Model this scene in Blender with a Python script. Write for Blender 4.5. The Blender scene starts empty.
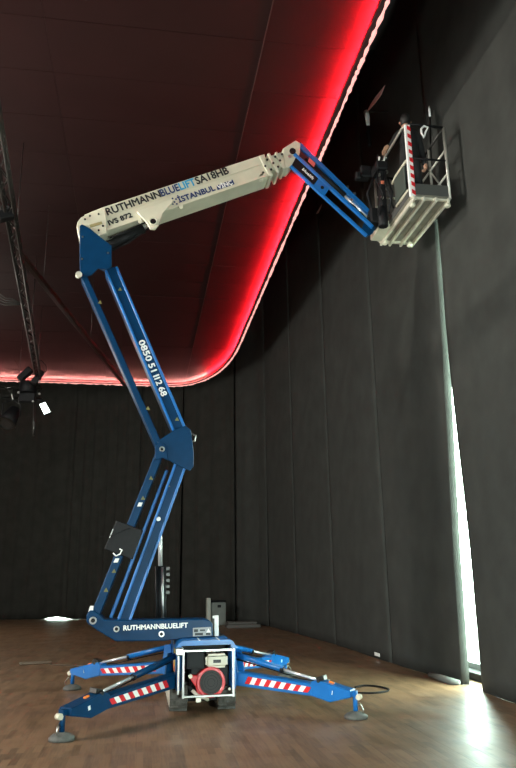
import bpy, bmesh, math, random
from mathutils import Vector, Matrix
random.seed(7)
SC = bpy.context.scene
COL = SC.collection
R = math.radians

# ------------------------------------------------------------------ camera
F, CX, CY, H = 700.0, 258.0, 384.0, 1.5
PITCH, YAW, ROLL = math.atan((575 - 384) / F), R(9.4687), R(0.9)
FW = Vector((math.sin(YAW) * math.cos(PITCH), math.cos(YAW) * math.cos(PITCH), math.sin(PITCH)))
RT0 = Vector((math.cos(YAW), -math.sin(YAW), 0)); UP0 = RT0.cross(FW)
RT = RT0 * math.cos(ROLL) - UP0 * math.sin(ROLL); UP = UP0 * math.cos(ROLL) + RT0 * math.sin(ROLL)
CAM = Vector((0, 0, H))
cd = bpy.data.cameras.new('camera'); cam = bpy.data.objects.new('camera', cd); COL.objects.link(cam)
cd.sensor_fit = 'VERTICAL'; cd.sensor_height = 24; cd.lens = F / 768 * 24; cd.clip_end = 300
M3 = Matrix((RT, UP, -FW)).transposed()
cam.matrix_world = Matrix.Translation(CAM) @ M3.to_4x4()
SC.camera = cam

# ------------------------------------------------------------------ light
w = bpy.data.worlds.new('daylight'); SC.world = w; w.use_nodes = True
bg = w.node_tree.nodes['Background']; bg.inputs[0].default_value = (.74, 1, .87, 1); bg.inputs[1].default_value = 45
def lamp(name, kind, loc, target, power, color, size=.5, spread=None, angle=None, size_y=None):
    d = bpy.data.lights.new(name, kind); d.energy = power; d.color = color
    o = bpy.data.objects.new(name, d); COL.objects.link(o); o.location = loc
    o.rotation_euler = (Vector(target) - Vector(loc)).to_track_quat('-Z', 'Y').to_euler()
    if kind == 'AREA':
        d.size = size
        if size_y: d.shape = 'RECTANGLE'; d.size_y = size_y
    elif kind == 'SPOT': d.shadow_soft_size = size; d.spot_size = angle or R(100); d.spot_blend = .6
    else: d.shadow_soft_size = size
    return o
lamp('stage_key_lamp', 'SPOT', (-6.5, 8.0, 7.9), (4.0, 8.5, 6.6), 1900, (1, .95, .84), .10, angle=R(44)).data.spot_blend = 1
lamp('side_lamp', 'AREA', (-8.5, 6.5, 5.0), (1, 9.2, 1.2), 1150, (1, .97, .90), 3.0)
lamp('front_fill_light', 'AREA', (-4.5, -3.5, 3.6), (1.6, 9.5, 2.6), 330, (1, .96, .88), 2.0)  # added fill from behind the camera, lifts the front of the lift
lamp('wall_fill_light', 'AREA', (2.3, .2, 1.3), (4.4, 9.5, 1.1), 620, (.78, 1, .95), 1.0)  # added fill, brightens the lower side wall in place of lens glare
lamp('back_fill_light', 'POINT', (-6.5, 20.5, 5.0), (0, 0, 0), 480, (1, .95, .84), .4)  # added fill for the back drapes and the rear of the ceiling
for nm, loc, tg, sx, sy in (('window_portal', (5.05, 9.25, 3.55), (0, 9.25, 3.55), 4.7, 6.9), ('slot_portal', (-3.0, 30.6, .25), (-3.0, 0, .25), 1.4, .5)):
    p = lamp(nm, 'AREA', loc, tg, 1, (1, 1, 1), sx, size_y=sy); p.data.cycles.is_portal = True
SC.view_settings.view_transform = 'Standard'; SC.view_settings.look = 'None'
SC.view_settings.gamma = 1; SC.view_settings.use_curve_mapping = False
SC.view_settings.exposure = 0.0

# ------------------------------------------------------------------ pixel helpers
def ray(px, py): return (RT * ((px - CX) / F) + UP * ((CY - py) / F) + FW)
def on_y(px, py, y): d = ray(px, py); return CAM + d * (y / d.y)
def on_x(px, py, x): d = ray(px, py); return CAM + d * (x / d.x)
def on_z(px, py, z=0.0): d = ray(px, py); return CAM + d * ((z - H) / d.z)

# ------------------------------------------------------------------ materials
MATS = {}
def mat(name, col, rough=.5, metal=0., bump=None, var=0., scale=8., emit=None, estr=0., coat=0., spec=.5, objvar=0.):
    if name in MATS: return MATS[name]
    m = bpy.data.materials.new(name); m.use_nodes = True; MATS[name] = m
    nt = m.node_tree; b = nt.nodes['Principled BSDF']; L = nt.links.new
    b.inputs['Base Color'].default_value = (*col, 1); b.inputs['Roughness'].default_value = rough
    b.inputs['Metallic'].default_value = metal; b.inputs['Coat Weight'].default_value = coat
    b.inputs['Specular IOR Level'].default_value = spec
    if emit: b.inputs['Emission Color'].default_value = (*emit, 1); b.inputs['Emission Strength'].default_value = estr
    tc = nt.nodes.new('ShaderNodeTexCoord')
    if var:
        n = nt.nodes.new('ShaderNodeTexNoise'); n.inputs['Scale'].default_value = scale; n.inputs['Detail'].default_value = 5
        L(tc.outputs['Object'], n.inputs['Vector'])
        r = nt.nodes.new('ShaderNodeMapRange'); r.inputs['From Min'].default_value = .3; r.inputs['From Max'].default_value = .7
        r.inputs['To Min'].default_value = 1 - var; r.inputs['To Max'].default_value = 1 + var
        L(n.outputs['Fac'], r.inputs['Value'])
        mx = nt.nodes.new('ShaderNodeVectorMath'); mx.operation = 'SCALE'; mx.inputs[0].default_value = col
        L(r.outputs[0], mx.inputs['Scale']); L(mx.outputs[0], b.inputs['Base Color'])
    if bump:
        n2 = nt.nodes.new('ShaderNodeTexNoise'); n2.inputs['Scale'].default_value = bump[0]; n2.inputs['Detail'].default_value = 4
        L(tc.outputs['Object'], n2.inputs['Vector'])
        bp = nt.nodes.new('ShaderNodeBump'); bp.inputs['Strength'].default_value = bump[1]; bp.inputs['Distance'].default_value = .01
        L(n2.outputs['Fac'], bp.inputs['Height']); L(bp.outputs[0], b.inputs['Normal'])
    return m
def wood(name, per_object):
    m = bpy.data.materials.new(name); m.use_nodes = True; nt = m.node_tree; L = nt.links.new; N = nt.nodes.new
    b = nt.nodes['Principled BSDF']
    geo = N('ShaderNodeNewGeometry'); sp = N('ShaderNodeMapping'); L(geo.outputs['Position'], sp.inputs['Vector'])
    sp.inputs['Rotation'].default_value = (0, 0, R(90))
    br = N('ShaderNodeTexBrick'); L(sp.outputs[0], br.inputs['Vector'])
    br.inputs['Scale'].default_value = 1; br.inputs['Brick Width'].default_value = .42; br.inputs['Row Height'].default_value = .07
    br.inputs['Mortar Size'].default_value = 0.0005; br.inputs['Color1'].default_value = (.0, 0, 0, 1); br.inputs['Color2'].default_value = (1, 1, 1, 1)
    br.inputs['Mortar'].default_value = (.2, .2, .2, 1); br.inputs['Bias'].default_value = 0
    gm = N('ShaderNodeMapping'); L(geo.outputs['Position'], gm.inputs['Vector']); gm.inputs['Scale'].default_value = (30, 2.2, 1)
    gn = N('ShaderNodeTexNoise'); L(gm.outputs[0], gn.inputs['Vector']); gn.inputs['Scale'].default_value = 1.6; gn.inputs['Detail'].default_value = 6
    rnd = N('ShaderNodeObjectInfo').outputs['Random'] if per_object else geo.outputs['Random Per Island']
    a1 = N('ShaderNodeMath'); a1.operation = 'MULTIPLY_ADD'; L(br.outputs['Color'], a1.inputs[0]); a1.inputs[1].default_value = .50; L(gn.outputs['Fac'], a1.inputs[2])
    a2 = N('ShaderNodeMath'); a2.operation = 'MULTIPLY_ADD'; L(rnd, a2.inputs[0]); a2.inputs[1].default_value = .14; L(a1.outputs[0], a2.inputs[2])
    cr = N('ShaderNodeValToRGB'); L(a2.outputs[0], cr.inputs[0])
    cr.color_ramp.elements[0].position = .25; cr.color_ramp.elements[0].color = (.070, .038, .020, 1)
    cr.color_ramp.elements[1].position = 1.0; cr.color_ramp.elements[1].color = (.215, .125, .068, 1)
    L(cr.outputs[0], b.inputs['Base Color'])
    sn = N('ShaderNodeTexNoise'); sn.inputs['Scale'].default_value = 1.7; sn.inputs['Detail'].default_value = 6; L(geo.outputs['Position'], sn.inputs['Vector'])
    rr = N('ShaderNodeMapRange'); L(sn.outputs['Fac'], rr.inputs['Value']); rr.inputs['From Min'].default_value = .3; rr.inputs['From Max'].default_value = .7
    rr.inputs['To Min'].default_value = .37; rr.inputs['To Max'].default_value = .52; L(rr.outputs[0], b.inputs['Roughness'])
    bp = N('ShaderNodeBump'); bp.inputs['Strength'].default_value = .12; bp.inputs['Distance'].default_value = .004
    L(gn.outputs['Fac'], bp.inputs['Height']); L(bp.outputs[0], b.inputs['Normal'])
    return m
BLUE = mat('shaded_blue_paint', (.0016, .034, .096), .40, coat=.05, spec=.15, var=.12, scale=6)  # machine blue as seen in shade, the darkening is in the colour
BLUE_LIT = mat('lit_blue_paint', (.006, .135, .43), .34, coat=.3, var=.10, scale=6)  # same machine blue as seen lit, the light is in the colour
BEIGE = mat('cream_paint', (.62, .58, .45), .38, var=.06, scale=5)
WHITE = mat('white_print', (.85, .85, .82), .5)
BLACKP = mat('black_print', (.012, .012, .014), .5)
NAVY = mat('navy_print', (.012, .03, .12), .5)
CYAN = mat('cyan_print', (.02, .30, .55), .5)
BLACK = mat('black_plastic', (.008, .008, .009), .55, var=.2, scale=20, spec=.22)
RUBBER = mat('rubber', (.022, .021, .02), .75, var=.3, scale=25)
DUST = mat('dusty_rubber', (.075, .07, .06), .8, var=.45, scale=18)
STEEL = mat('steel', (.55, .55, .53), .28, 1.0)
CHROME = mat('chrome', (.82, .82, .82), .22, .55)
RAILM = mat('rail_aluminium', (.52, .50, .44), .38, .45)
ALU = mat('aluminium', (.78, .73, .60), .42, .35, var=.12, scale=9)
DKSTEEL = mat('dark_steel', (.06, .058, .055), .4, .8)
RED = mat('red_paint', (.55, .012, .02), .35, coat=.3)
REDR = mat('red_reflective', (.62, .012, .018), .45)
ORANGE = mat('orange_plastic', (.75, .2, .03), .4)
YELLOW = mat('yellow_sticker', (.75, .5, .04), .5)
CURT = mat('black_cloth', (.048, .050, .046), .95, bump=(160, .35), var=.14, scale=2.2, spec=.15)
CURTB = mat('black_pleated_cloth', (.034, .034, .030), .95, bump=(120, .3), var=.15, scale=2.5, spec=.15)
WALLM = mat('dark_wall', (.02, .02, .02), .9, var=.1)
CEILM = mat('maroon_panel', (.021, .0058, .0056), .6, bump=(3, .12), var=.10, scale=1.5, spec=.2)
SEAMM = mat('maroon_seam', (.045, .02, .018), .6)
WOOD_ONE = wood('brown_plank_single', True); WOOD_MANY = wood('brown_plank_field', False)

# ------------------------------------------------------------------ mesh helpers
def prism(bm, pts, ext, mi=0):
    """closed polygon (Vectors) swept by vector ext"""
    a = [bm.verts.new(p) for p in pts]; b = [bm.verts.new(Vector(p) + ext) for p in pts]; n = len(pts)
    fs = [bm.faces.new(a), bm.faces.new(b[::-1])]
    for i in range(n): fs.append(bm.faces.new((a[i], b[i], b[(i + 1) % n], a[(i + 1) % n])))
    for f in fs: f.material_index = mi
    return fs
def boxb(bm, lo, hi, mi=0):
    x0, y0, z0 = lo; x1, y1, z1 = hi
    return prism(bm, [Vector(p) for p in ((x0, y0, z0), (x1, y0, z0), (x1, y0, z1), (x0, y0, z1))], Vector((0, y1 - y0, 0)), mi)
def frame_of(d, up=Vector((0, 0, 1))):
    d = Vector(d).normalized()
    if abs(d.dot(up)) > .98: up = Vector((0, 1, 0))
    s = d.cross(up).normalized(); return d, s, s.cross(d).normalized()
def bar(bm, p0, p1, wd, ht, up=Vector((0, 0, 1)), mi=0):
    p0, p1 = Vector(p0), Vector(p1); d, s, u = frame_of(p1 - p0, up)
    q = [p0 + s * (a * wd / 2) + u * (b * ht / 2) for a, b in ((-1, -1), (1, -1), (1, 1), (-1, 1))]
    return prism(bm, q, p1 - p0, mi)
def tube(bm, pts, r, n=8, closed=False, rfun=None, mi=0):
    pts = [Vector(p) for p in pts]; rings = []; m = len(pts); prev = None
    for i, p in enumerate(pts):
        a = pts[(i - 1) % m] if (i or closed) else p; b = pts[(i + 1) % m] if (i < m - 1 or closed) else p
        d, s, u = frame_of(b - a)
        if prev is not None:
            s = (prev - d * prev.dot(d)).normalized(); u = s.cross(d)
        prev = s
        rr = rfun(i) if rfun else (r[i] if isinstance(r, (list, tuple)) else r)
        rings.append([bm.verts.new(p + (s * math.cos(2 * math.pi * k / n) + u * math.sin(2 * math.pi * k / n)) * rr) for k in range(n)])
    for i in range(m if closed else m - 1):
        A, B = rings[i], rings[(i + 1) % m]
        for k in range(n):
            f = bm.faces.new((A[k], A[(k + 1) % n], B[(k + 1) % n], B[k])); f.smooth = True; f.material_index = mi
    if not closed:
        for rg in (rings[0][::-1], rings[-1]):
            f = bm.faces.new(rg); f.material_index = mi
def ring(bm, c, axis, r0, r1, t, n=20, mi=0):
    c = Vector(c); d, s, u = frame_of(axis); V = []
    for k in range(n):
        e = s * math.cos(2 * math.pi * k / n) + u * math.sin(2 * math.pi * k / n)
        V.append([bm.verts.new(c + e * r0), bm.verts.new(c + e * r1), bm.verts.new(c + e * r1 + d * t), bm.verts.new(c + e * r0 + d * t)])
    for k in range(n):
        A, B = V[k], V[(k + 1) % n]
        for j in range(4):
            f = bm.faces.new((A[j], B[j], B[(j + 1) % 4], A[(j + 1) % 4])); f.material_index = mi
def disc(bm, c, axis, r, t, n=16, mi=0):
    c = Vector(c); d = Vector(axis).normalized(); tube(bm, [c, c + d * t], r, n, mi=mi)
WORLD = {}
def link(o, parent=None, loc=(0, 0, 0)):
    COL.objects.link(o); loc = Vector(loc); WORLD[o.name] = loc
    if parent is not None: o.parent = parent; o.location = loc - WORLD[parent.name]
    else: o.location = loc
    return o
def obj(name, bm, m, parent=None, bevel=0., smooth=False, seg=1, base=False):
    bmesh.ops.recalc_face_normals(bm, faces=bm.faces[:])
    if bevel: bmesh.ops.bevel(bm, geom=[e for e in bm.edges if len(e.link_faces) == 2 and e.calc_face_angle(0) > .5], offset=bevel, segments=seg, affect='EDGES', clamp_overlap=True)
    me = bpy.data.meshes.new(name)
    lo = Vector((min(v.co[i] for v in bm.verts) for i in range(3))); hi = Vector((max(v.co[i] for v in bm.verts) for i in range(3)))
    c = (lo + hi) / 2
    if base: c.z = lo.z
    bmesh.ops.translate(bm, verts=bm.verts[:], vec=-c)
    if smooth:
        for f in bm.faces: f.smooth = True
    bm.to_mesh(me); bm.free()
    for x in (m if isinstance(m, (list, tuple)) else [m]): me.materials.append(x)
    return link(bpy.data.objects.new(name, me), parent, c)
def tag(o, label, cat, group=None):
    o['label'] = label; o['category'] = cat
    if group: o['group'] = group
    return o
def thing(name, label, cat, loc, group=None):
    o = bpy.data.objects.new(name, None); o.empty_display_size = .1; link(o, None, loc); return tag(o, label, cat, group)
def struct(o): o['kind'] = 'structure'; return o
NB = bmesh.new
def one(fn, *a, **k):
    bm = NB(); fn(bm, *a, **k); return bm

# ------------------------------------------------------------------ room shell
# boundary of the curtains on the floor (plan view), right wall then round the corner to the back wall
PLAN = [(4.40, -4), (4.40, 4), (4.40, 7), (4.43, 9.5), (4.32, 12.3), (4.27, 15.8), (4.09, 18.9), (3.86, 22.0), (3.45, 23.3), (2.9, 24.3), (1.75, 25.6), (.4, 26.8), (-2.96, 28.7), (-5.27, 29.4), (-9, 29.6)]
def catmull(P, k=10):
    P = [Vector(p) for p in P]; out = []
    for i in range(len(P) - 1):
        a, b, c, d = P[max(i - 1, 0)], P[i], P[i + 1], P[min(i + 2, len(P) - 1)]
        for j in range(k):
            t = j / k
            out.append(.5 * ((2 * b) + (c - a) * t + (2 * a - 5 * b + 4 * c - d) * t * t + (3 * b - a - 3 * c + d) * t ** 3))
    return out + [P[-1]]
CP = catmull(PLAN); CS = [0.]
for i in range(1, len(CP)): CS.append(CS[-1] + (CP[i] - CP[i - 1]).length)
def plan_at(s):
    import bisect
    i = min(max(bisect.bisect(CS, s) - 1, 0), len(CP) - 2); t = (s - CS[i]) / (CS[i + 1] - CS[i])
    p = CP[i].lerp(CP[i + 1], t); d = (CP[i + 1] - CP[i]).normalized()
    return p, Vector((-d.y, d.x))          # normal into the room
def s_of_y(y):
    lo, hi = 0., CS[-1]
    for _ in range(50):
        mid = (lo + hi) / 2
        if plan_at(mid)[0].y < y: lo = mid
        else: hi = mid
    return lo

bm = NB(); boxb(bm, (-13, -6, -.30), (5.6, 31.2, -.016)); floor = struct(obj('floor', bm, mat('subfloor', (.03, .02, .015), .8)))
# planks
PW, PL = .21, 1.26
near = []; far = NB(); k = 0
x = -12.8
while x < 5.2:
    y = -5.5 - (k * .37 % 1) * PL
    while y < 30.5:
        c = Vector((x + PW / 2, y + PL / 2, 0)); d = c - CAM; z = d.dot(FW); vis = False
        if z > 0:
            px = CX + F * d.dot(RT) / z; py = CY - F * d.dot(UP) / z
            vis = -15 < px < 531 and 560 < py < 790 and x < 4.6
        if vis: near.append((d.length, x, y))
        else: boxb(far, (x + 0.0005, y + 0.0005, -.016), (x + PW - 0.0005, y + PL - 0.0005, 0))
        y += PL
    x += PW; k += 1
near.sort()
pm = None
for i, (d, x, y) in enumerate(near):
    if i >= 300: boxb(far, (x + 0.0005, y + 0.0005, -.016), (x + PW - 0.0005, y + PL - 0.0005, 0)); continue
    c = Vector((x + PW / 2, y + PL / 2, -.008))
    if pm is None:
        bm = NB(); boxb(bm, (-PW / 2 + 0.0005, -PL / 2 + 0.0005, -.008), (PW / 2 - 0.0005, PL / 2 - 0.0005, .008))
        bmesh.ops.recalc_face_normals(bm, faces=bm.faces[:])
        pm = bpy.data.meshes.new('plank'); bm.to_mesh(pm); bm.free(); pm.materials.append(WOOD_ONE)
    link(bpy.data.objects.new('plank', pm), floor, c)
o = obj('plank_field', far, WOOD_MANY, floor); o['kind'] = 'stuff'

# walls: right wall with a tall window opening behind the curtain gap
def wall(name, boxes, m=WALLM):
    b = NB()
    for lo, hi in boxes: boxb(b, lo, hi)
    return struct(obj(name, b, m))
wall('wall_right', [((4.95, -6, 0), (5.25, 6.9, 12)), ((4.95, 11.6, 0), (5.25, 31.2, 12)), ((4.95, 6.9, 7), (5.25, 11.6, 12)), ((4.75, 6.9, 0), (5.25, 11.6, .10)), ((4.40, 11.65, 0), (4.95, 11.85, 12)), ((4.44, 6.7, 0), (4.95, 6.9, 12))])  # last two boxes: unseen piers added to block light behind the curtains
wall('wall_back', [((-13, 30.4, 0), (-3.7, 30.7, 12)), ((-2.3, 30.4, 0), (4.95, 30.7, 12)), ((-3.7, 30.4, .5), (-2.3, 30.7, 12))])
wall('wall_left', [((-13.3, -6, 0), (-13, 31.2, 12))])
wall('wall_front', [((-13.3, -6.3, 0), (5.25, -6, 12))])
wall('ceiling_1', [((-13.3, -6.3, 12), (5.25, 31.2, 12.3))])
bm = NB()
for y in (6.9, 11.52): boxb(bm, (4.98, y, .1), (5.08, y + .08, 7))
for z in (.1, 6.92): boxb(bm, (4.98, 6.98, z), (5.08, 11.52, z + .08))
win = struct(obj('window_1', bm, mat('window_frame', (.5, .5, .5), .5)))
glass = bpy.data.materials.new('pane_glass'); glass.use_nodes = True
nt = glass.node_tree; nt.nodes.remove(nt.nodes['Principled BSDF'])
tb = nt.nodes.new('ShaderNodeBsdfTransparent'); gb = nt.nodes.new('ShaderNodeBsdfGlossy'); gb.inputs['Roughness'].default_value = .02
ms = nt.nodes.new('ShaderNodeMixShader'); ms.inputs[0].default_value = .05
nt.links.new(tb.outputs[0], ms.inputs[1]); nt.links.new(gb.outputs[0], ms.inputs[2]); nt.links.new(ms.outputs[0], nt.nodes['Material Output'].inputs[0])
bm = NB(); boxb(bm, (5.02, 6.98, .18), (5.03, 11.52, 6.92)); obj('pane', bm, glass, win)
bm = NB(); boxb(bm, (5.6, -30, -.35), (60, 60, -.05)); tag(obj('terrace', bm, mat('pale_paving', (.55, .55, .5), .8)), 'pale paving outside beyond the bright curtain gap', 'paving')['kind'] = 'structure'

# curtains
def curtain(name, s0, s1, label, group, m, amp, wl, z0=.002, z1=11.6, nz=14, off=0., curl=0., hem=None, ph=0.):
    f0 = s0 if callable(s0) else (lambda z: s0); f1 = s1 if callable(s1) else (lambda z: s1)
    ins = .013 if amp < .025 else .002; wd = f1(0) - f0(0); n = max(14, int(wd / wl * 9)) if amp > .02 else max(16, int(wd / (.12 if curl == 0 else .015))); b = NB(); G = []
    zs = [z0 + (z1 - z0) * (j / nz) ** 1.5 for j in range(nz + 1)]
    for j, z in enumerate(zs):
        row = []
        for i in range(n + 1):
            t = i / n; s = f0(z) + ins + (f1(z) - f0(z) - 2 * ins) * t; p, nn = plan_at(s)
            u = s / wl * 2 * math.pi + ph
            fold = amp * (math.sin(u + .7 * math.sin(u * .37 + z * .12)) * .7 + .3 * math.sin(u * 2.3 + 1 + z * .2)) * (1 - .35 * z / z1)
            e = min(t, 1 - t) * wd
            edge = -.02 * max(0, 1 - e / .05) ** 2 - (curl * max(0, 1 - (1 - t) * wd / .16) ** 1.5 if curl > 0 else 0) + (curl * max(0, 1 - t * wd / .03) if curl < 0 else 0)
            q = p + nn * (off + fold + edge); zz = z
            if hem and j == 0: zz = z + hem(q.x, q.y)
            row.append(b.verts.new((q.x, q.y, zz)))
        G.append(row)
    for j in range(nz):
        for i in range(n):
            f = b.faces.new((G[j][i], G[j][i + 1], G[j + 1][i + 1], G[j + 1][i])); f.smooth = True
    o = obj(name, b, m)
    md = o.modifiers.new('thickness', 'SOLIDIFY'); md.thickness = .008; md.offset = 0
    return tag(o, label, 'curtain', group)
def lerp_tab(tab):
    def f(z):
        if z <= tab[0][0]: return tab[0][1]
        for (a, b), (c, d) in zip(tab, tab[1:]):
            if z <= c: return b + (d - b) * (z - a) / (c - a)
        return tab[-1][1]
    return f
far_edge = lerp_tab([(z, s_of_y(y)) for z, y in ((0, 9.76), (1.9, 9.68), (3.4, 9.57), (4.7, 9.47), (6.8, 9.36), (11.6, 9.2))])
near_edge = lerp_tab([(z, s_of_y(y)) for z, y in ((0, 9.22), (1.9, 9.20), (3.3, 9.27), (4.7, 9.33), (6.8, 9.23), (8, 9.4), (11.6, 9.4))])
GR = 'flat black cloth panels along the side wall'
curtain('wall_curtain', 4.5, near_edge, 'wide seamless black cloth panel carrying the basket shadow, next to the bright gap', GR, CURT, .010, 2.1, off=.03, ph=1.0)
SY = [s_of_y(v) for v in (12.35, 15.8, 18.9, 21.9)]
CGAP = curtain('wall_curtain', far_edge, SY[0], 'flat black cloth panel whose curled lit edge borders the bright gap', GR, CURT, .010, 1.9, curl=-.075)
CSEC = curtain('wall_curtain', SY[0], SY[1], 'flat black cloth panel behind the far rear outrigger cables, second from the bright gap', GR, CURT, .008, 2.4, ph=.6)
CTHI = curtain('wall_curtain', SY[1], SY[2], 'flat black cloth panel third from the bright gap', GR, CURT, .008, 1.9, ph=2)
curtain('wall_curtain', SY[2], SY[3], 'flat black cloth panel fourth from the bright gap', GR, CURT, .008, 1.9, ph=3)
S5 = SY[3] + 2.2
curtain('wall_curtain', SY[3], S5, 'black cloth panel rounding the room corner behind the grey case', GR, CURT, .03, 1.3, ph=1)
GB = 'pleated black drapes across the back wall'
def hem(x, y): return   .085 * max(0, 1 - abs(x + 3.05) / .55) ** .5 if abs(x + 3.05) < .55 else 0
S6, S7, S8 = S5 + 2.6, S5 + 4.6, S5 + 7.55
curtain('back_drape', S5, S6, 'smooth black drape behind the lift cylinder beside the corner panel', GB, CURTB, .05, .8, nz=10)
curtain('back_drape', S6, S7, 'tightly pleated black drape behind the lower lift arms', GB, CURTB, .11, .42, nz=10)
curtain('back_drape', S7, S8, 'pleated black drape with daylight leaking under its hem', GB, CURTB, .10, .50, nz=10, hem=hem)
curtain('back_drape', S8, CS[-1] - .2, 'loosely pleated black drape below the hanging stage lamps', GB, CURTB, .07, .66, nz=10, hem=hem)

# ------------------------------------------------------------------ suspended ceiling
ZC = 8.3; XE, YE = 2.71, 24.75
edge = [Vector((XE, -3.5))]
for y in range(-3, 19): edge.append(Vector((XE, y + .0)))
RX, RY = 1.95, 5.2
for i in range(0, 25):
    a = math.pi / 2 * i / 24; e = 2 / 2.3
    edge.append(Vector((XE - RX + RX * math.cos(a) ** e, YE - RY + RY * math.sin(a) ** e)))
for i in range(1, 22): edge.append(Vector((XE - RX - i * .55, YE - i * .012)))
poly = [Vector(p) for p in edge] + [Vector((-10.5, -3.5))]
def clip(P, n, c):
    out = []
    for i in range(len(P)):
        a, b = P[i], P[(i + 1) % len(P)]; da, db = a.dot(n) - c, b.dot(n) - c
        if da <= 0: out.append(a)
        if da * db < 0: out.append(a.lerp(b, da / (da - db)))
    return out
xs = [-10.5, -9.78, -6.98, -4.18, -1.38, 1.42, 2.85]; yrow = 1.0
bmc = NB(); prism(bmc, [Vector((p.x, p.y, ZC + .05)) for p in poly], Vector((0, 0, .25)))
ceil = struct(obj('ceiling', bmc, mat('ceiling_back', (.03, .012, .012), .8)))
sx_mesh = {}
yy = -3.4
while yy < YE:
    for a, b in zip(xs, xs[1:]):
        if yy < 3 and b < -1: pass
        P = poly
        for n, c in ((Vector((1, 0)), b - .002), (Vector((-1, 0)), -(a + .002)), (Vector((0, 1)), yy + yrow - .004), (Vector((0, -1)), -(yy + .004))): P = clip(P, n, c)
        if len(P) < 3: continue
        c = sum(P, Vector((0, 0))) / len(P)
        key = tuple(round(v, 3) for p in P for v in (p - c))
        if key not in sx_mesh:
            bq = NB(); prism(bq, [Vector((p.x - c.x, p.y - c.y, 0)) for p in P], Vector((0, 0, .05)))
            bmesh.ops.recalc_face_normals(bq, faces=bq.faces[:])
            me = bpy.data.meshes.new('panel'); bq.to_mesh(me); bq.free(); me.materials.append(CEILM); sx_mesh[key] = me
        link(bpy.data.objects.new('panel', sx_mesh[key]), ceil, (c.x, c.y, ZC + random.uniform(0, .004)))
    yy += yrow
for a in xs[5:-1]:
    bm = NB(); boxb(bm, (a - .007, -3.4, ZC - .006), (a + .007, YE - .1 - (.05 if a < 1 else 0), ZC + .02)); obj('seam_strip', bm, SEAMM, ceil)
def inset(P, d, z):
    out = []
    for i, p in enumerate(P):
        t = (P[min(i + 1, len(P) - 1)] - P[max(i - 1, 0)]).normalized(); n = Vector((t.y, -t.x)); q = p + n * d
        out.append(Vector((q.x, q.y, z)))
    return out
def densify(P, step):
    out = [P[0]]
    for a, b in zip(P, P[1:]):
        n = max(1, int((b - a).length / step))
        out += [a.lerp(b, i / n) for i in range(1, n + 1)]
    return out
def sweep(bm, P, prof):
    R_ = []
    for i, p in enumerate(P):
        t = (P[min(i + 1, len(P) - 1)] - P[max(i - 1, 0)]).normalized(); n = Vector((t.y, -t.x))
        R_.append([bm.verts.new((p.x + n.x * a, p.y + n.y * a, ZC + z)) for a, z in prof])
    m = len(prof)
    for A, B in zip(R_, R_[1:]):
        for k in range(m): bm.faces.new((A[k], A[(k + 1) % m], B[(k + 1) % m], B[k]))
    bm.faces.new(R_[0]); bm.faces.new(R_[-1][::-1])
COVE = [(.03, .05), (.03, -.115), (-.018, -.115), (-.018, -.085), (-.012, -.085), (-.012, -.107), (.022, -.107), (.022, .05)]
obj('edge_cove', one(sweep, edge, COVE), mat('rim_dark', (.03, .012, .012), .6), ceil)
def emitm(name, col, s):
    return mat(name, (.2, .1, .1), .6, emit=col, estr=s)
iC = 23 + 14
obj('red_light_strip', one(tube, inset(edge, .005, ZC - .088)[:iC], .008, 6), emitm('led_red', (1, .010, .020), 1700), ceil)
obj('pink_light_strip', one(tube, inset(edge, .005, ZC - .088)[iC - 1:], .008, 6), emitm('led_pink', (1, .32, .28), 480), ceil)
dn = densify(inset(edge, .062, ZC - .115), .06)
rr = [random.uniform(.012, .036) for _ in dn]
obj('lumpy_light_rope', one(tube, [p + Vector((0, 0, random.uniform(-.012, .012))) for p in dn], rr, 6), emitm('led_rope', (1, .45, .40), 1.3), ceil)
bm = NB()
for i in range(10):   # hanger wires to the roof
    for xx in (-8, -4, 0, 2.6):
        tube(bm, [(xx, -2 + i * 2.4, ZC + .3), (xx, -2 + i * 2.4, 12)], .008, 4)
obj('hanger_wires', bm, DKSTEEL, ceil)

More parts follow.
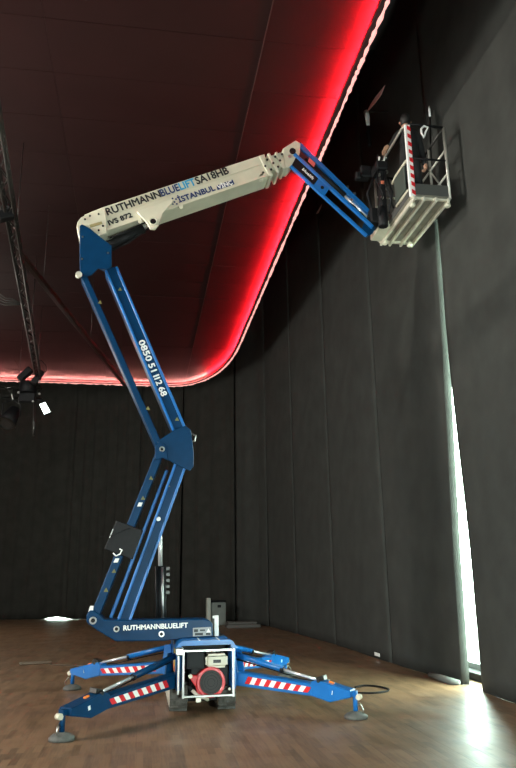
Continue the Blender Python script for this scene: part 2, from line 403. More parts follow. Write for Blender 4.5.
# ------------------------------------------------------------------ the boom lift
LIFT = thing('boom_lift', 'blue spider boom lift on outriggers with raised cream telescopic boom', 'boom lift', (.78, 9.35, 0))
def P(px, py, y): return on_y(px, py, y)
def plate(name, pix, y0, y1, m, parent, bevel=.006):
    b = NB(); prism(b, [P(a, c, y0) for a, c in pix], Vector((0, y1 - y0, 0))); return obj(name, b, m, parent, bevel)
def pbar(b, a, c, wpx, y0, y1, off=0.):
    """bar in the boom plane from pixel a to c; width and sideways offset in metres"""
    p, q = P(*a, y0), P(*c, y0); d = (q - p).normalized(); n = Vector((d.z, 0, -d.x))
    p += n * off; q += n * off
    prism(b, [p - n * wpx / 2, p + n * wpx / 2, q + n * wpx / 2, q - n * wpx / 2], Vector((0, y1 - y0, 0)))
def text(name, body, a, c, hpx, y, m, parent, bold=.02, font_h=.72):
    cu = bpy.data.curves.new(name, 'FONT'); cu.body = body; cu.size = 1; cu.extrude = 0; cu.resolution_u = 3
    to = bpy.data.objects.new(name, cu); COL.objects.link(to); bpy.context.view_layer.update()
    me = bpy.data.meshes.new_from_object(to.evaluated_get(bpy.context.evaluated_depsgraph_get()))
    COL.objects.unlink(to); bpy.data.objects.remove(to)
    p, q = P(*a, y), P(*c, y); u = (q - p); L = u.length; u.normalize(); v = Vector((-u.z, 0, u.x))
    x0 = min(t.co.x for t in me.vertices); x1 = max(t.co.x for t in me.vertices)
    k = abs(P(a[0], a[1], y).z - P(a[0], a[1] - 1, y).z)
    sc = L / (x1 - x0); sy = hpx * k / font_h
    bmt = NB()
    for n_, (du, dv) in enumerate(((0, 0), (1, 0), (-1, 0), (0, 1), (0, -1))):     # heavy strokes: the outline laid several times
        k0 = len(bmt.verts); bmt.from_mesh(me); bmt.verts.ensure_lookup_table()
        for t in bmt.verts[k0:]: t.co = p + u * ((t.co.x - x0 + du * bold) * sc) + v * (t.co.y * sy + dv * bold * sc) + Vector((0, n_ * .0002, 0))
    bpy.data.meshes.remove(me)
    r = bmesh.ops.extrude_face_region(bmt, geom=bmt.faces[:])
    bmesh.ops.translate(bmt, verts=[e for e in r['geom'] if isinstance(e, bmesh.types.BMVert)], vec=(0, .004, 0))
    return obj(name, bmt, m, parent)
def pin(b, px, py, y, r=.03, t=.03, mi=0): disc(b, P(px, py, y), (0, -1, 0), r, t, 12, mi)
YN, YF = 9.06, 9.34     # near and far faces of the arms

# --- crawler tracks
for sx0 in (.375, .935):
    sx1 = sx0 + .20; b = NB(); prof = []
    y0, y1, r, zc = 8.86, 10.1, .135, .147
    for i in range(13): a = math.pi / 2 + math.pi * i / 12; prof.append((y0 + r * math.cos(a), zc + r * math.sin(a)))
    for i in range(13): a = -math.pi / 2 + math.pi * i / 12; prof.append((y1 + r * math.cos(a), zc + r * math.sin(a)))
    n = len(prof); V = []
    for (yy, zz) in prof:
        s = .80; yi = y0 + (yy - y0) * 1 if False else yy; cy = min(max(yy, y0), y1)
        iy, iz = cy + (yy - cy) * s, zc + (zz - zc) * s
        V.append([b.verts.new((sx0, yy, zz)), b.verts.new((sx1, yy, zz)), b.verts.new((sx1, iy, iz)), b.verts.new((sx0, iy, iz))])
    for i in range(n):
        A, B = V[i], V[(i + 1) % n]
        for j in range(4): b.faces.new((A[j], A[(j + 1) % 4], B[(j + 1) % 4], B[j]))
    tr = obj('track', b, DUST, LIFT)
    per = 2 * (y1 - y0) + 2 * math.pi * r; nl = 34; lug = NB()
    for i in range(nl):
        s = per * i / nl; L1 = y1 - y0
        if s < L1: c, nn = Vector((0, y0 + s, zc + r)), Vector((0, 0, 1))
        elif s < L1 + math.pi * r: a = math.pi / 2 - (s - L1) / r; nn = Vector((0, math.cos(a), math.sin(a))); c = Vector((0, y1, zc)) + nn * r
        elif s < 2 * L1 + math.pi * r: c, nn = Vector((0, y1 - (s - L1 - math.pi * r), zc - r)), Vector((0, 0, -1))
        else: a = -math.pi / 2 - (s - 2 * L1 - math.pi * r) / r; nn = Vector((0, math.cos(a), math.sin(a))); c = Vector((0, y0, zc)) + nn * r
        tt = Vector((0, -nn.z, nn.y)); q = []
        for xa, xb, sh in ((sx0, sx0 + .10, .02), (sx1 - .10, sx1, -.02)):
            cc = c + tt * sh
            prism(lug, [Vector((xa, 0, 0)) + cc + tt * .016 - nn * .006, Vector((xa, 0, 0)) + cc - tt * .016 - nn * .006, Vector((xa, 0, 0)) + cc - tt * .011 + nn * .02, Vector((xa, 0, 0)) + cc + tt * .011 + nn * .02], Vector((xb - xa, 0, 0)))
    lo = obj('track_lugs', lug, DUST, tr); lo['kind'] = 'stuff'
    for yy, rr in ((8.86, .105), (9.05, .055), (9.25, .06), (9.5, .06), (9.75, .06), (10.1, .105)):
        zz = zc if rr > .1 else .085; b = NB(); disc(b, (sx0 - .004, yy, zz), (1, 0, 0), rr, .208, 16); disc(b, (sx0 - .014, yy, zz), (1, 0, 0), rr * .4, .228, 10)
        obj('track_wheel', b, mat('wheel_cream', (.45, .43, .36), .5, var=.25, scale=20), tr, .004)
b = NB(); boxb(b, (.58, 8.80, .10), (.93, 10.15, .30)); boxb(b, (.42, 8.9, .28), (1.10, 9.95, .40)); obj('chassis_frame', b, BLACK, LIFT, .01)
# --- engine hood
b = NB(); x0, x1, zt, zb, rc = .44, 1.13, .775, .24, .09
prof = [(x0, zb), (x0, zt - rc)] + [(x0 + rc - rc * math.cos(a), zt - rc + rc * math.sin(a)) for a in (R(22), R(45), R(68))] + [(x0 + rc, zt), (x1 - rc, zt)] + [(x1 - rc + rc * math.sin(a), zt - rc + rc * math.cos(a)) for a in (R(22), R(45), R(68))] + [(x1, zt - rc), (x1, zb)]
t = .055; inn = [(min(max(x, x0 + t), x1 - t), min(z, zt - t)) for x, z in prof]
for i in range(len(prof) - 1):
    prism(b, [Vector((prof[i][0], 8.66, prof[i][1])), Vector((prof[i + 1][0], 8.66, prof[i + 1][1])), Vector((inn[i + 1][0], 8.66, inn[i + 1][1])), Vector((inn[i][0], 8.66, inn[i][1]))], Vector((0, 1.40, 0)))
bmesh.ops.remove_doubles(b, verts=b.verts[:], dist=.0005)
hood = obj('engine_hood', b, BLUE_LIT, LIFT)
b = NB(); boxb(b, (x0 + t, 8.98, zb), (x1 - t, 9.02, zt - t)); obj('firewall', b, BLACK, hood)
b = NB(); boxb(b, (x0 + .04, 10.02, zb), (x1 - .04, 10.05, zt - t)); obj('hood_back', b, BLUE_LIT, hood)
b = NB(); boxb(b, (.70, 8.655, zt - .002), (.715, 9.1, zt + .004)); boxb(b, (.93, 8.655, zt - .002), (.94, 9.1, zt + .004)); obj('hood_seams', b, WHITE, hood)
b = NB(); boxb(b, (x0 - .004, 8.95, .46), (x0, 9.25, .66)); s = obj('warning_sticker', b, YELLOW, hood)
b = NB(); boxb(b, (x0 - .006, 9.0, .40), (x0, 9.3, .47)); obj('orange_sticker', b, ORANGE, hood)
# --- engine
b = NB(); boxb(b, (.60, 8.72, .26), (1.06, 8.97, .50)); eng = obj('engine_block', b, BLACK, LIFT, .02)
b = NB(); boxb(b, (.56, 8.62, .47), (.76, 8.95, .655)); boxb(b, (.575, 8.612, .49), (.745, 8.62, .635)); obj('air_filter_box', b, BLACK, LIFT, .012)
b = NB(); boxb(b, (.775, 8.60, .475), (1.03, 8.92, .625)); ft = obj('fuel_tank', b, BEIGE, LIFT, .03, seg=3)
b = NB(); disc(b, (.93, 8.70, .62), (0, 0, 1), .035, .035); obj('fuel_cap', b, BLACK, ft)
b = NB(); boxb(b, (.86, 8.596, .53), (.95, 8.60, .565)); boxb(b, (.80, 8.597, .60), (1.0, 8.60, .607)); obj('tank_badge', b, BLACKP, ft)
ec = Vector((.835, 8.585, .325))
b = NB(); ring(b, ec, (0, 1, 0), .130, .165, .16, 28); rcv = obj('recoil_cover', b, RED, LIFT, .006)
b = NB(); disc(b, ec + Vector((0, .012, 0)), (0, 1, 0), .132, .1, 28); obj('recoil_screen', b, mat('dark_screen', (.02, .016, .014), .6), rcv)
b = NB()
for k in range(3): ring(b, ec + Vector((0, .006, 0)), (0, 1, 0), .04 + k * .032, .046 + k * .032, .01, 20)
obj('screen_rings', b, BLACK, rcv)
b = NB(); prism(b, [Vector(p) for p in ((.58, 8.615, .39), (.62, 8.615, .405), (.74, 8.615, .40), (.72, 8.615, .27), (.76, 8.615, .17), (.70, 8.615, .14), (.66, 8.615, .28))], Vector((0, .12, 0))); obj('red_shroud', b, RED, rcv, .008)
b = NB(); tube(b, [(.62, 8.60, .25), (.68, 8.58, .19), (.76, 8.58, .17), (.80, 8.62, .14)], .022, 8); boxb(b, (.66, 8.58, .12), (.72, 8.64, .19)); obj('exhaust_pipe', b, ALU, LIFT, .004)
b = NB(); disc(b, (.60, 8.60, .395), (0, 1, 0), .022, .06); obj('filler_knob', b, BEIGE, LIFT)
b = NB(); disc(b, (1.05, 8.60, .245), (0, 1, 0), .015, .05); obj('drain_knob', b, BEIGE, LIFT)
# guard frame
gx0, gx1, gy, gz0, gz1 = .515, 1.085, 8.545, .19, .675
for nm, a, c in (('guard_post', (gx0, gy, gz0 - .02), (gx0, gy, gz1)), ('guard_post', (gx0 - .055, gy + .03, gz0 + .02), (gx0 - .055, gy + .03, gz1 - .02)), ('guard_post', (gx1, gy, gz0 - .02), (gx1, gy, gz1)), ('guard_rail', (gx0 - .06, gy, gz1), (gx1 + .02, gy, gz1)), ('guard_rail', (gx0, gy, gz0), (gx1, gy, gz0)), ('guard_rail', (gx0 - .03, gy, gz1 - .02), (gx0 - .03, 8.75, gz1 - .02)), ('guard_rail', (gx1, gy, gz1), (gx1, 8.75, gz1))):
    b = NB(); bar(b, a, c, .026, .026); obj(nm, b, STEEL, LIFT, .005)
b = NB(); boxb(b, (gx0 - .09, 8.53, gz1 - .05), (gx0 + .0, 8.60, gz1 + .035)); obj('guard_lug', b, STEEL, LIFT, .01)
# --- outriggers
def outrigger(hip, foot, m, flip):
    hip, foot = Vector((*hip, 0)), Vector((*foot, 0)); d = (foot - hip); L = d.length; d.normalize(); sd = Vector((d.y, -d.x, 0)) * flip
    def Q(u, z, s=0.): return hip + d * u + sd * s + Vector((0, 0, z))
    T = .075
    b = NB()
    prism(b, [Q(-.05, .27, -T), Q(L * .70, .20, -T), Q(L * .70, .325, -T), Q(-.05, .42, -T)], sd * 2 * T)
    r = obj('outrigger', b, m, LIFT, .008)
    b = NB(); W = T + .012
    prism(b, [Q(L * .67, .21, -W), Q(L * .82, .155, -W), Q(L * .985, .215, -W), Q(L * .985, .285, -W), Q(L * .93, .30, -W), Q(L * .72, .375, -W), Q(L * .67, .35, -W)], sd * 2 * W)
    obj('end_gusset', b, m, r, .008)
    # hazard strip on the outer face (towards sd)
    b = NB(); u0, u1 = L * .12, L * .66; ns = 13
    for i in range(ns):
        a, c = u0 + (u1 - u0) * i / ns, u0 + (u1 - u0) * (i + 1) / ns; sl = (u1 - u0) / ns * .75
        def zb_(u): return .42 - .15 - (.07) * u / (L * .70) + .034
        def zt_(u): return .42 - .095 * u / (L * .70) - .034
        q = [Q(a - sl / 2, zb_(a), T + .001), Q(c - sl / 2, zb_(c), T + .001), Q(c + sl / 2, zt_(c), T + .001), Q(a + sl / 2, zt_(a), T + .001)]
        prism(b, q, sd * .003, i % 2)
    obj('hazard_strip', b, [REDR, WHITE], r)
    b = NB(); tube(b, [Q(-.02, .60), Q(L * .42, .455)], .034, 12); bc = obj('cylinder_barrel', b, m, r)
    b = NB(); disc(b, Q(L * .42, .455) - d * .03, (Q(L * .42, .455) - Q(-.02, .60)), .038, .03, 12); obj('barrel_cap', b, BLACK, r)
    b = NB(); tube(b, [Q(L * .42, .455), Q(L * .74, .352)], .016, 8); obj('cylinder_rod', b, CHROME, r)
    b = NB(); tube(b, [Q(L * .38, .42, -.04), Q(L * .55, .36, -.045), Q(L * .72, .34, -.04)], .008, 6); tube(b, [Q(-.02, .54, -.04), Q(L * .38, .42, -.04)], .008, 6); obj('hydraulic_hose', b, BLACK, r)
    b = NB(); bar(b, Q(L * .71, .37), Q(L * .77, .395), .10, .05); disc(b, Q(L * .735, .365, -.09), sd, .022, .18, 10); obj('cylinder_clevis', b, DKSTEEL, r, .004)
    b = NB(); bar(b, Q(L * .80, .352), Q(L * .84, .337), .035, .02); obj('amber_lamp', b, ORANGE, r, .006)
    b = NB(); bar(b, Q(L * .84, .235, W), Q(L * .845, .275, W), .005, .03); obj('white_sticker', b, WHITE, r)
    b = NB(); disc(b, Q(L, .07), (0, 0, 1), .026, .20, 10); bar(b, Q(L * .965, .25), Q(L * 1.015, .25), .07, .05); obj('foot_stem', b, m, r)
    b = NB(); disc(b, Q(L + .045, .215, -.03), sd, .03, .06, 10); obj('eye_lamp', b, BEIGE, r)
    b = NB(); tube(b, [Q(L, .002), Q(L, .03), Q(L, .055), Q(L, .075)], [.125, .125, .09, .03], 20); obj('foot_pad', b, mat('pad_rubber', (.10, .10, .09), .7, var=.3, scale=15), r)
    b = NB(); tube(b, [Q(L + .02, .12), Q(L + .06, .16, .02), Q(L + .10, .10, .04), Q(L + .09, .06, .04)], .007, 6); obj('retaining_chain', b, STEEL, r)
    # hip bracket
    for q in (-W + .0, W - .015):
        b = NB(); prism(b, [Q(-.10, .26, q), Q(.05, .26, q), Q(.07, .40, q), Q(.03, .63, q), Q(-.06, .63, q)], sd * .015); obj('hip_bracket', b, m, r, .004)
outrigger((.42, 8.78), (-.70, 7.58), BLUE, -1)  # turned away from the light, so it takes the shaded blue
outrigger((1.15, 8.78), (2.33, 7.92), BLUE_LIT, 1)
outrigger((.42, 10.0), (-.89, 10.80), BLUE_LIT, -1)
outrigger((1.15, 10.0), (2.23, 11.24), BLUE_LIT, 1)
# --- turntable and base beam
b = NB(); disc(b, (.78, 9.3, .775), (0, 0, 1), .27, .02, 28); disc(b, (.78, 9.3, .79), (0, 0, 1), .22, .05, 28); obj('turntable', b, DKSTEEL, LIFT, .006)
beam = plate('base_beam', [(86.4, 622.5), (86.4, 615.5), (88.7, 611), (92, 610), (98, 613), (104, 619.5), (132, 620), (205, 619), (210, 620.5), (213, 624), (213, 637), (192, 638), (164, 641), (116, 641.5), (97.4, 630.5)], 9.0, 9.40, BLUE, LIFT, .012)
text('lettering', 'RUTHMANNBLUELIFT', (123.5, 630.4), (187.8, 627.4), 5.0, 8.998, WHITE, beam, .035)
for qx, qy, qr in ((93, 620.5, .045), (116.5, 629, .036), (161.5, 634, .036)):
    b = NB(); pin(b, qx, qy, 9.0, qr); obj('pivot_pin', b, STEEL, beam, .004)
    b = NB(); pin(b, qx, qy, 8.97, qr * .56, .012); obj('pin_bore', b, BLACK, beam)
dp = plate('decal_plate', [(193, 628), (211, 627), (211.5, 635.5), (193, 636.5)], 8.99, 9.0, mat('grey_decal', (.32, .33, .33), .5), beam, 0)
b = NB()
for q in ((194, 629.3, 198, 632), (200, 629.5, 205, 631), (195, 633, 203, 635.3), (206, 632.6, 210.5, 635)):
    p0, p1 = P(q[0], q[1], 8.985), P(q[2], q[3], 8.985); boxb(b, (p0.x, 8.985, p1.z), (p1.x, 8.99, p0.z))
obj('decal_pictogram', b, BLACKP, dp)
b = NB(); p = P(208.5, 631, 8.985); prism(b, [p + Vector(v) for v in ((-.03, 0, -.02), (.03, 0, -.02), (0, 0, .03))], Vector((0, .005, 0))); obj('warning_triangle', b, WHITE, dp)
b = NB(); p = P(216.5, 636, 9.05); bar(b, p, p + Vector((0, 0, .24)), .05, .035); bar(b, p + Vector((-.05, 0, .22)), p + Vector((.02, 0, .22)), .03, .03); obj('beam_bracket', b, WHITE, beam, .004)
plate('nut_block', [(88, 612), (90, 606), (93.5, 606), (93, 612)], 9.02, 9.08, WHITE, beam, .004)
# --- arms
def channel(name, a, c, wd, y0, y1, m):
    b = NB(); pbar(b, a, c, wd - .02, y0 + .022, y1 - .022); r = obj(name, b, m, LIFT)
    for s in (-1, 1):
        b = NB(); pbar(b, a, c, .034, y0, y1, s * (wd / 2 - .017)); obj('flange', b, BLUE_LIT, r, .007)  # lighter blue paints the highlight along the flanges
    return r
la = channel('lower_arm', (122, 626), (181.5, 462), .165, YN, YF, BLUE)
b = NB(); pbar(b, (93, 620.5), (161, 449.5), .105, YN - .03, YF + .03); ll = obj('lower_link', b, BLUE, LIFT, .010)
b = NB(); pbar(b, (110.5, 618), (167, 470), .045, YF - .06, YF + .02); obj('inner_link', b, BLUE_LIT, LIFT, .008)
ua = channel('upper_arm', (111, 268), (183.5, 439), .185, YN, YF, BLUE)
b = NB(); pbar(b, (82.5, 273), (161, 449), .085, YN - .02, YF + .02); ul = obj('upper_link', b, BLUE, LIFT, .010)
for body, f0, f1 in (('0850', 0, .365), ('511', .42, .65), ('12', .68, .80), ('68', .85, 1)):
    text('phone_digits', body, (138.2 + 23.6 * f0, 341.5 + 55 * f0), (138.2 + 23.6 * f1, 341.5 + 55 * f1), 6.0, YN + .017, WHITE, ua, .03)
def tri(px, py, y, par, k=.028):
    p = P(px, py, y); b = NB(); prism(b, [p + Vector(v) * k for v in ((-1, 0, -.8), (1, 0, -.8), (0, 0, 1))], Vector((0, .004, 0))); obj('warning_sticker', b, mat('faded_yellow', (.17, .15, .045), .6), par)
for px, py in ((151, 478), (143, 498), (114, 571), (106, 590)): tri(px, py, YN - .035, ll)
tri(168, 485, YN + .016, la); tri(100, 302, YN - .025, ul); tri(148, 408, YN - .025, ul); tri(120, 289, YN + .016, ua); tri(177, 419, YN + .016, ua)
for px, py in ((140, 504), (116.5, 560)):
    p = P(px, py, YN - .034); b = NB(); prism(b, [p + Vector(v) for v in ((-.035, 0, -.03), (.015, 0, -.03), (.035, 0, .02), (-.015, 0, .02))], Vector((0, .004, 0))); obj('white_sticker', b, WHITE, ll)
b = NB(); pin(b, 158.5, 519, YN - .003, .028, .02); obj('arm_pin', b, STEEL, la, .003)
ep = [(157.3, 441), (175.6, 429), (185.6, 425.6), (191, 430), (193.8, 453), (193.8, 465.6), (190, 471), (182.8, 467.5), (169, 460.5), (161, 456)]
e1 = plate('elbow_plate', ep, YN - .05, YN - .02, BLUE, LIFT, .006); plate('elbow_plate', ep, YF + .02, YF + .05, BLUE, LIFT, .006)
b = NB(); pbar(b, (186, 436), (187, 462), .07, YN - .02, YF + .02); obj('elbow_spacer', b, BLUE, LIFT)
pl = plate('pivot_plate', [(155, 460), (155, 446), (160, 441), (166.5, 446), (168, 460), (163, 458)], YN - .075, YN - .05, BLUE, LIFT, .006)
b = NB(); pin(b, 162, 449.3, YN - .075, .036); obj('pivot_pin', b, STEEL, pl, .004); b = NB(); pin(b, 162, 449.3, YN - .10, .018, .012); obj('pin_bore', b, BLACK, pl)
b = NB(); p = P(193.5, 437, YN - .03); tube(b, [p + Vector((-.03, 0, .05)), p + Vector((.03, 0, .02)), p + Vector((.02, 0, -.05)), p + Vector((-.02, 0, -.06))], .012, 6); obj('grab_hook', b, STEEL, e1)
# hydraulic lift cylinder behind the base beam
yc = 9.62
c0, c1, c2 = P(161, 633, yc), P(160.5, 566, yc), P(160, 524, yc)
b = NB(); tube(b, [c0, c1], .075, 16); tube(b, [c0 + Vector((-.055, -.07, 0)), c1 + Vector((-.05, -.07, 0))], .018, 8); cy = obj('lift_cylinder', b, BLACK, LIFT)
b = NB(); tube(b, [c1 - Vector((0, 0, .02)), c2], .028, 12); obj('cylinder_rod', b, CHROME, cy)
b = NB(); tube(b, [c0 + Vector((.02, -.085, 0)), c1 + Vector((.02, -.085, -.02))], .016, 8); obj('steel_pipe', b, STEEL, cy)
b = NB()
for k in range(5): boxb(b, tuple(c1 + Vector((.07, -.05, -.06 - k * .075))), tuple(c1 + Vector((.12, .03, -.01 - k * .075))))
obj('valve_block', b, DKSTEEL, cy, .006)
b = NB(); boxb(b, (c0.x - .12, YF + .04, .78), (c0.x + .12, yc + .1, .90)); obj('cylinder_mount', b, BLACK, LIFT, .01)
b = NB(); boxb(b, (c2.x - .05, YF + .02, c2.z - .05), (c2.x + .05, yc + .06, c2.z + .05)); obj('rod_clevis', b, DKSTEEL, LIFT, .01)
# black cover on the lower link
cv = plate('control_cover', [(116.5, 520), (143, 530.5), (132.5, 559.5), (104, 549)], YN - .13, YN - .04, BLACK, LIFT, .008)
b = NB(); p, q = P(113, 529, YN - .132), P(109.5, 538, YN - .132); bar(b, p, q, .006, .012, Vector((1, 0, 0))); obj('cover_slot', b, STEEL, cv)
b = NB(); tube(b, [P(x_, y_, YN - .15) for x_, y_ in ((113, 553), (116, 556), (120, 554), (122, 550), (119.5, 549))], .010, 6); obj('rope_tie', b, WHITE, cv)
b = NB(); tube(b, [P(x_, y_, YN - .14) for x_, y_ in ((130, 528), (118, 533), (108, 536), (99, 537))], .004, 5); obj('loose_wire', b, BLACK, cv)
# --- top knuckle
kp = [(79.5, 226), (82, 224), (89.4, 228), (111.7, 245.5), (111.7, 266), (108.8, 268.5), (98, 268.5), (91.3, 275), (85.5, 276.5), (79.7, 273)]
k1 = plate('knuckle_plate', kp, YN - .08, YN - .05, BLUE, LIFT, .008); plate('knuckle_plate', kp, YF + .05, YF + .08, BLUE, LIFT, .008)
b = NB(); pbar(b, (90, 250), (106, 258), .10, YN - .05, YF + .05); obj('knuckle_core', b, BLUE, LIFT)
for q in ((82.5, 237), (82, 259), (108, 253)): b = NB(); pin(b, *q, YN - .08, .014, .008); obj('plate_bolt', b, STEEL, k1)
b = NB(); pin(b, 79, 275, YN - .09, .045, .03); tube(b, [P(78, 276, YN - .09), P(78, 276, YF + .05)], .035, 10); obj('knuckle_pin', b, ALU, LIFT, .004)
# --- main boom
YB0, YB1 = 9.04, 9.36
bo = plate('main_boom', [(84, 214.5), (104, 206.6), (264.6, 153.8), (268.5, 175.6), (220, 192.5), (104, 231), (90, 236)], YB0, YB1, BEIGE, LIFT, .008)
plate('boom_top_band', [(104, 206.8), (264.6, 154), (266.2, 162.8), (106, 216.6)], YB0 - .012, YB0, BEIGE, bo, .003)
plate('boom_bottom_flange', [(106, 228.8), (267.5, 173.7), (268.3, 175.8), (107, 230.6)], YB0 - .018, YB1 + .018, BEIGE, bo, .004)
ec_ = plate('boom_end_casting', [(78, 235), (76.4, 227), (77.5, 221.5), (81, 217), (102, 207.5), (105, 207.5), (106.8, 219), (107, 233), (90, 238), (80, 239)], YB0 - .03, YB1 + .03, BEIGE, LIFT, .010)
for q in ((85, 219.3), (90, 216), (98.6, 214.2), (103, 226), (98.6, 230.3)): b = NB(); pin(b, *q, YB0 - .03, .014, .008); obj('casting_bolt', b, BLACK, ec_)
b = NB(); pbar(b, (90, 226), (102, 222.5), .04, YB0 - .04, YB0 - .03); obj('casting_slot', b, mat('ochre_shadow', (.30, .26, .12), .6), ec_)
ty = YB0 - .017
def onbase(f, dy=0): return (107.4 + 121.8 * f, 215.2 - 42.0 * f + dy)
def f_of(x): return (x - 107.4) / 121.8
for body, xa, xb, m in (('RUTHMANN', 107.8, 161.5, BLACKP), ('BLUE', 162.2, 180.2, NAVY), ('LIFT', 181, 196.4, CYAN), ('SA18HB', 197.4, 229.4, BLACKP)):
    text('lettering', body, onbase(f_of(xa)), onbase(f_of(xb)), 7.2, ty, m, bo, .03)
ty2 = YB0 - .006
text('fleet_number', 'IVS 872', (109.5, 225.2), (132.5, 216.6), 4.8, ty2, BLACKP, bo, .04)
text('company_name', '\u0130STANBUL', (179.4, 202.4), (215.6, 190.0), 5.4, ty2, NAVY, bo, .035)
vb = plate('name_box', [(216.4, 185.5), (232.6, 179.5), (234.6, 184), (217.6, 190)], ty2 - .004, ty2, NAVY, bo, 0)
text('box_lettering', 'V\u0130N\u00c7', (218.6, 189), (233, 183.8), 4.0, ty2 - .007, WHITE, vb, .03)
for q in ((172.5, 198.5), (176, 199.2), (174.5, 202), (176.8, 204), (172.8, 204.2)): b = NB(); pin(b, *q, ty2, .014, .003); obj('emblem_dot', b, NAVY, bo)
br_ = plate('cylinder_bracket', [(136.8, 211.5), (139, 209.2), (170, 199.3), (173.5, 200), (172, 203), (163, 213), (159, 224), (155, 229), (150, 228.5), (147, 223)], YB0 - .06, YB0 - .012, BEIGE, LIFT, .008)
plate('cylinder_bracket', [(136.8, 211.5), (139, 209.2), (170, 199.3), (173.5, 200), (163, 213), (159, 224), (155, 229), (150, 228.5), (147, 223)], YB1 + .01, YB1 + .05, BEIGE, LIFT, .008)
b = NB(); pin(b, 153.2, 221.5, YB0 - .06, .042, .006); obj('bracket_bore', b, BLACK, br_); b = NB(); ring(b, P(153.2, 221.5, YB0 - .06), (0, -1, 0), .044, .06, .02, 18); obj('bracket_boss', b, BEIGE, br_, .004)
b = NB(); tube(b, [P(109, 246, 9.2), P(143, 228.5, 9.2)], .075, 14); bc = obj('boom_cylinder', b, BLACK, LIFT)
b = NB(); tube(b, [P(143, 228.5, 9.2), P(154, 221.5, 9.2)], .032, 10); obj('cylinder_rod', b, CHROME, bc)
b = NB(); tube(b, [P(112, 251, 9.06), P(130, 242, 9.06), P(150, 227, 9.06)], .009, 6); tube(b, [P(110, 238, 9.06), P(128, 231, 9.06), P(146, 222, 9.06)], .012, 6); obj('hydraulic_hose', b, BLACK, bc)
for q in ((140, 222), (181, 207.6)): b = NB(); pin(b, *q, YB0 - .02, .03, .02); obj('boom_roller', b, BEIGE, bo)
# telescopic ends
def sect(name, a, c, hw, y0, y1, bev=.006):
    b = NB(); pbar(b, a, c, hw * 2, y0, y1); return obj(name, b, BEIGE, LIFT, bev)
sect('telescope_section', (255, 168.5), (284, 158.6), .115, 9.08, 9.32)
sect('telescope_section', (270, 163.3), (291, 156), .09, 9.10, 9.30)
for a, c, hw, q in (((264.2, 166.2), (267.4, 165.0), .185, .05), ((272.2, 163.2), (274.8, 162.3), .175, .04), ((279, 160.6), (281.4, 159.8), .15, .02)):
    b = NB(); pbar(b, a, c, hw * 2, 9.02 + .05 - q, 9.38 - .05 + q); cl = obj('boom_collar', b, BEIGE, LIFT, .006)
    pp = P(*a, 9.02 + .05 - q)
    for s in (-.11, 0, .11): b = NB(); disc(b, pp + Vector((.015 + s * .3, 0, s)), (0, -1, 0), .018, .012, 8); obj('collar_bolt', b, DKSTEEL, cl)
plate('wear_pad', [(259, 174.5), (263, 173), (263.5, 180), (260, 180)], 9.04, 9.1, ALU, bo, .004)
hd = plate('boom_head', [(282.5, 148.5), (296, 140), (300.5, 143), (300, 153), (295, 160), (289, 168), (285, 167)], 9.07, 9.33, BEIGE, LIFT, .010)
b = NB(); pin(b, 292.5, 151.5, 9.07, .05, .02); obj('head_pin', b, BLACK, hd); b = NB(); pin(b, 289.5, 157, 9.07, .025, .02); obj('head_bolt', b, STEEL, hd)
# --- jib
YJ0, YJ1 = 9.05, 9.36
b = NB(); pbar(b, (294.5, 153.5), (373, 226.5), .055, YJ0, YJ0 + .05); jb = obj('jib', b, BLUE_LIT, LIFT, .007)
b = NB(); pbar(b, (291, 165.5), (367, 235), .045, YJ0, YJ0 + .05); obj('jib_lower_rail', b, BLUE_LIT, jb, .007)
b = NB(); pbar(b, (294.5, 153.5), (373, 226.5), .055, YJ1 - .05, YJ1); obj('jib_far_rail', b, BLUE_LIT, jb, .007)
b = NB(); pbar(b, (291, 165.5), (367, 235), .045, YJ1 - .05, YJ1); obj('jib_far_lower_rail', b, BLUE_LIT, jb, .007)
b = NB(); pbar(b, (299.5, 143.5), (373, 215), .075, 9.12, 9.32); obj('jib_upper_link', b, BLUE_LIT, jb, .010)
plate('jib_front_plate', [(296, 157), (318.5, 178.5), (313, 184.5), (292, 165)], YJ0 + .012, YJ0 + .024, BLACK, jb, 0)
gp = plate('jib_gusset', [(319, 178), (329.5, 188), (324.5, 195.5), (313.5, 185.5)], YJ0 + .004, YJ0 + .03, BLUE_LIT, jb, .003)
b = NB(); pin(b, 322.3, 187.5, YJ0 + .004, .028, .006); obj('gusset_hole', b, BLACK, gp)
plate('jib_end_plate', [(366, 218), (375.5, 227), (373, 233), (366.5, 237), (361, 230)], YJ0 + .05, YJ0 + .075, BLUE, jb, .003)
plate('jib_inner_tray', [(300, 150), (318, 166), (316, 171), (297, 154.5)], 9.16, 9.30, DKSTEEL, jb, 0)
text('jib_lettering', 'bluelift', (302, 169.5), (312.5, 179.5), 2.6, YJ0 + .009, WHITE, jb, .03)
plate('red_tag', [(309.3, 157.3), (315.5, 163), (314, 167), (308, 161.5)], 9.08, 9.085, mat('pink_red', (.75, .16, .14), .5), jb, 0)
b = NB(); tube(b, [P(*q, 9.2) for q in ((352, 196), (356, 205), (360, 211), (366, 219), (371, 224))], .016, 6); tube(b, [P(*q, 9.15) for q in ((350, 203), (355, 207), (363, 221))], .012, 6); obj('jib_hoses', b, BLACK, jb)
b = NB(); tube(b, [P(305, 160, 9.2), P(345, 196, 9.2)], .05, 12); tube(b, [P(345, 196, 9.2), P(368, 218, 9.2)], .022, 10, mi=1); obj('jib_cylinder', b, [BLACK, CHROME], jb)
for q in ((347, 187.5), (354, 194), (351, 200.5)): b = NB(); boxb(b, tuple(P(*q, 9.09)), tuple(P(*q, 9.09) + Vector((.03, .02, .035)))); obj('hose_clamp', b, STEEL, jb)
